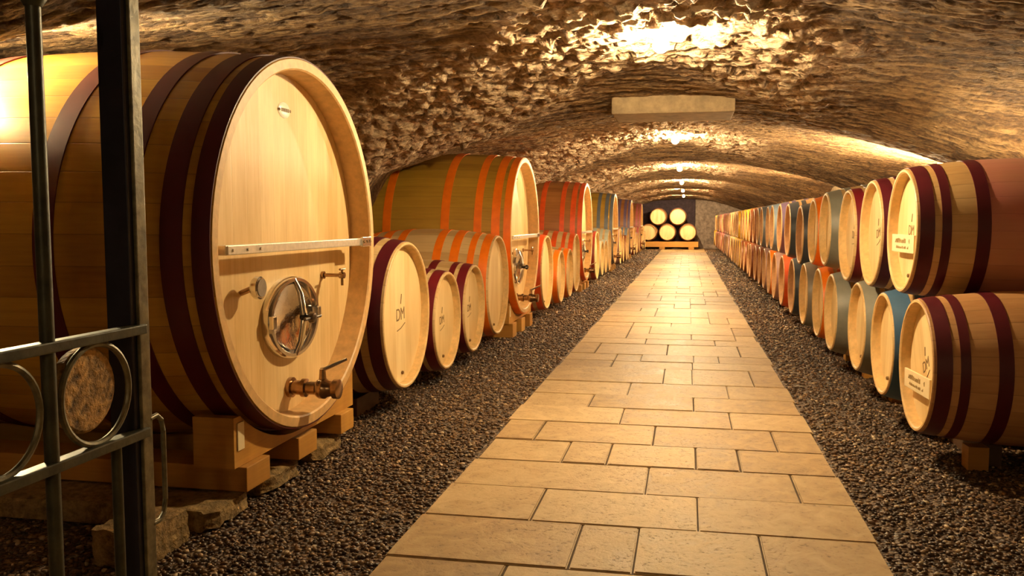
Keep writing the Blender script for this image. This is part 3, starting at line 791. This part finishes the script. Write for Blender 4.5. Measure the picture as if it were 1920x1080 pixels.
for i, grp in enumerate(left):
    for j, (y, k, z, c) in enumerate(grp):
        size = 'mid-sized' if k == 'MID' else 'small'
        pos = ['directly beyond', 'second beyond', 'third beyond', 'fourth beyond'][j]
        lab = '%s oak barrel with %s, %s the %s big cask' % (size, hoopword(c), pos, who[i])
        barrel('oak_barrel', k, -1.5+(0 if i == 0 else rnd.uniform(-.015, .015)), y, z, PI, c, 'barrel_wood' if i in (0, 2) else 'barrel_worn' if i != 1 else 'barrel_wood', lab, 'barrels between the big casks', mark=(1.15 if k == 'MID' else .85) if (i == 0 and j < 3) else 0, roll=rnd.uniform(-.08, .08))
    # bearers
    for x in (-1.78, -2.26):
        for (yy, k, z, c) in grp:
            P = dict(MID=MID, SML=SML)[k]; xx = -1.5-x; bot = G+z-prof_r(xx, P['L'], P['Rh'], P['Rb'])-.004
            if i > 2: continue
            if bot > .02:
                lab = '%s dark timber block under the %s barrel past the %s big cask' % ('front' if x > -2 else 'rear', ordn[grp.index((yy, k, z, c))], who[i])
                tag(simple('timber_block', M['dark_wood'], (x-.04, x+.04, yy-.17, yy+.17, .001, bot-.001), bev=.003), lab, 'timber block', 'blocks under the left barrels')

# ------------------------------------------------------------------ far end: five barrels on a rack
XE = -.55
def end_barrel(px, zrel, lab):
    t = barrel('oak_barrel', 'BQ', px, YEND-1.55, zrel, PI/2, 'brown', 'barrel_worn', lab, 'barrels stacked against the far wall')
    return t
EZ = -.42
for k, (dx_, dz_, lab) in enumerate(((-1.40, 0, 'pale headed barrel facing the path, leftmost of the lower end row'), (-.72, 0, 'pale headed barrel facing the path, middle of the lower end row'), (.02, 0, 'amber headed barrel facing the path, rightmost of the lower end row'),
                     (-1.06, .57, 'pale headed barrel on top of the end stack, left one'), (-.35, .57, 'pale headed barrel on top of the end stack, right one'))):
    end_barrel(dx_, EZ+dz_, lab)
t = thing('barrel_rack', 'low pale timber rack under the barrels at the far end', 'rack', (-.7, YEND-1.6, 0))
simple('rail', M['beam'], (-1.15, 1.1, -.02, .10, .10, G+EZ-.327+.012-.03), bev=.005, parent=t); simple('rail', M['beam'], (-1.15, 1.1, .75, .87, .10, G+EZ-.327+.012-.03), bev=.005, parent=t)
for x in (-1.0, -.2, .85): simple('foot', M['beam'], (x-.1, x+.1, -.05, .9, .001, .099), bev=.005, parent=t)

# ------------------------------------------------------------------ iron gate, swung open parallel to the aisle
gt = thing('iron_gate', 'open weathered iron gate with round rings and a disc, before the nearest cask', 'gate', (-1.1, 1.0, 0))
def gp(name, fn, m, parent=gt, smooth=True):
    bm = bmesh.new(); fn(bm); fix(bm); return link(name, mesh_of(bm, name, m, smooth), parent, (0, -1.0, 0) if parent is gt else (0, 0, 0))
gp('gate_post', lambda bm: box(bm, -.060, -.004, 1.545, 1.584, .01, G+.72, .002), M['iron_dark'], smooth=False)
gp('gate_stile', lambda bm: box(bm, -.004, .004, 1.560, 1.592, .01, G+.72, .002), M['iron_edge'], smooth=False)
for z in (-.222, -.438): gp('rail', lambda bm: box(bm, -.016, .012, .42, 1.575, G+z-.010, G+z+.010, .003), M['iron'], smooth=False)
gp('rail', lambda bm: box(bm, -.016, .012, .42, 1.575, G+.64, G+.66, .003), M['iron'], smooth=False)
gp('rail', lambda bm: box(bm, -.016, .012, .42, 1.575, .06, .08, .003), M['iron'], smooth=False)
for y in (1.307, 1.067, .827, .587):
    b_ = gp('bar', lambda bm: tube(bm, [(-.002, y, .02), (-.002, y, G+.66)], .0125, 14), M['iron'])
    gp('collar', lambda bm: capped(bm, [(G+.365, .014), (G+.378, .022), (G+.40, .024), (G+.42, .014)], 16, axis='Z', origin=(-.002, y, 0)), M['iron'], b_)
gp('bar', lambda bm: tube(bm, [(-.012, 1.495, .02), (-.012, 1.495, G-.445)], .0105, 12), M['iron'])
for y in (1.430, 1.187, .947, .707):
    gp('ring', lambda bm: torus(bm, (-.002, y, G-.330), .096, .0062), M['iron_edge'])
def disc(bm):
    rr = random.Random(2); capped(bm, [(-.022, .074), (-.018, .080), (-.002, .082), (.004, .076)], 30, origin=(-.012, 1.415, G-.320))
o = gp('round_disc', disc, plain('mottled stone disc', (.55, .31, .10), .8, 0, 45, .95, 1., bd=.012), smooth=False); o['label'] = 'mottled brown round disc inside a ring'
gp('handle', lambda bm: tube(bm, [(.0, 1.588, G-.415), (.0, 1.612, G-.412), (.0, 1.628, G-.425), (.0, 1.634, G-.45), (.0, 1.634, G-.60), (.0, 1.628, G-.628), (.0, 1.612, G-.640), (.0, 1.588, G-.64)], .0055, 10), M['iron_edge'])
gp('hinge_post', lambda bm: box(bm, -.03, .03, .36, .42, .0, G+.72, .004), M['iron'], smooth=False)

# ------------------------------------------------------------------ stones beside the nearest cradle
def rocky(name, x0, x1, y0, y1, z0, z1, label, seed=1, cuts=6, amp=.012, sm=.5):
    bm = bmesh.new(); box(bm, x0, x1, y0, y1, z0, z1)
    bmesh.ops.subdivide_edges(bm, edges=bm.edges, cuts=cuts, use_grid_fill=True)
    rr = random.Random(seed); bmesh.ops.smooth_vert(bm, verts=bm.verts, factor=sm, use_axis_x=True, use_axis_y=True, use_axis_z=True)
    for v in bm.verts: v.co += Vector((rr.uniform(-1, 1), rr.uniform(-1, 1), rr.uniform(-1, 1)))*amp
    for v in bm.verts: v.co.z = max(v.co.z, .0005)
    return tag(link(name, mesh_of(bm, name, M['rock'], True)), label, 'stone')
rocky('stone_block', -1.78, -1.60, 2.26, 2.50, .0, .115, 'rough square stone block on the gravel below the nearest cask cradle', 1, 8, .0045, .3)
for k, (a, b) in enumerate(((2.57, 2.86), (2.96, 3.28), (3.42, 3.72))):
    rocky('stone_pad', -3.0, -1.56, a, b, .0, .083, 'flat rough stone under the %s beam of the nearest cradle' % ['near', 'middle', 'far'][k], 5+k, 5, .006)
tag(simple('wooden_threshold', M['beam'], (-2.2, -1.02, 1.62, 1.80, .0005, .045), bev=.004), 'brown wooden threshold board on the ground beneath the gate end', 'threshold')
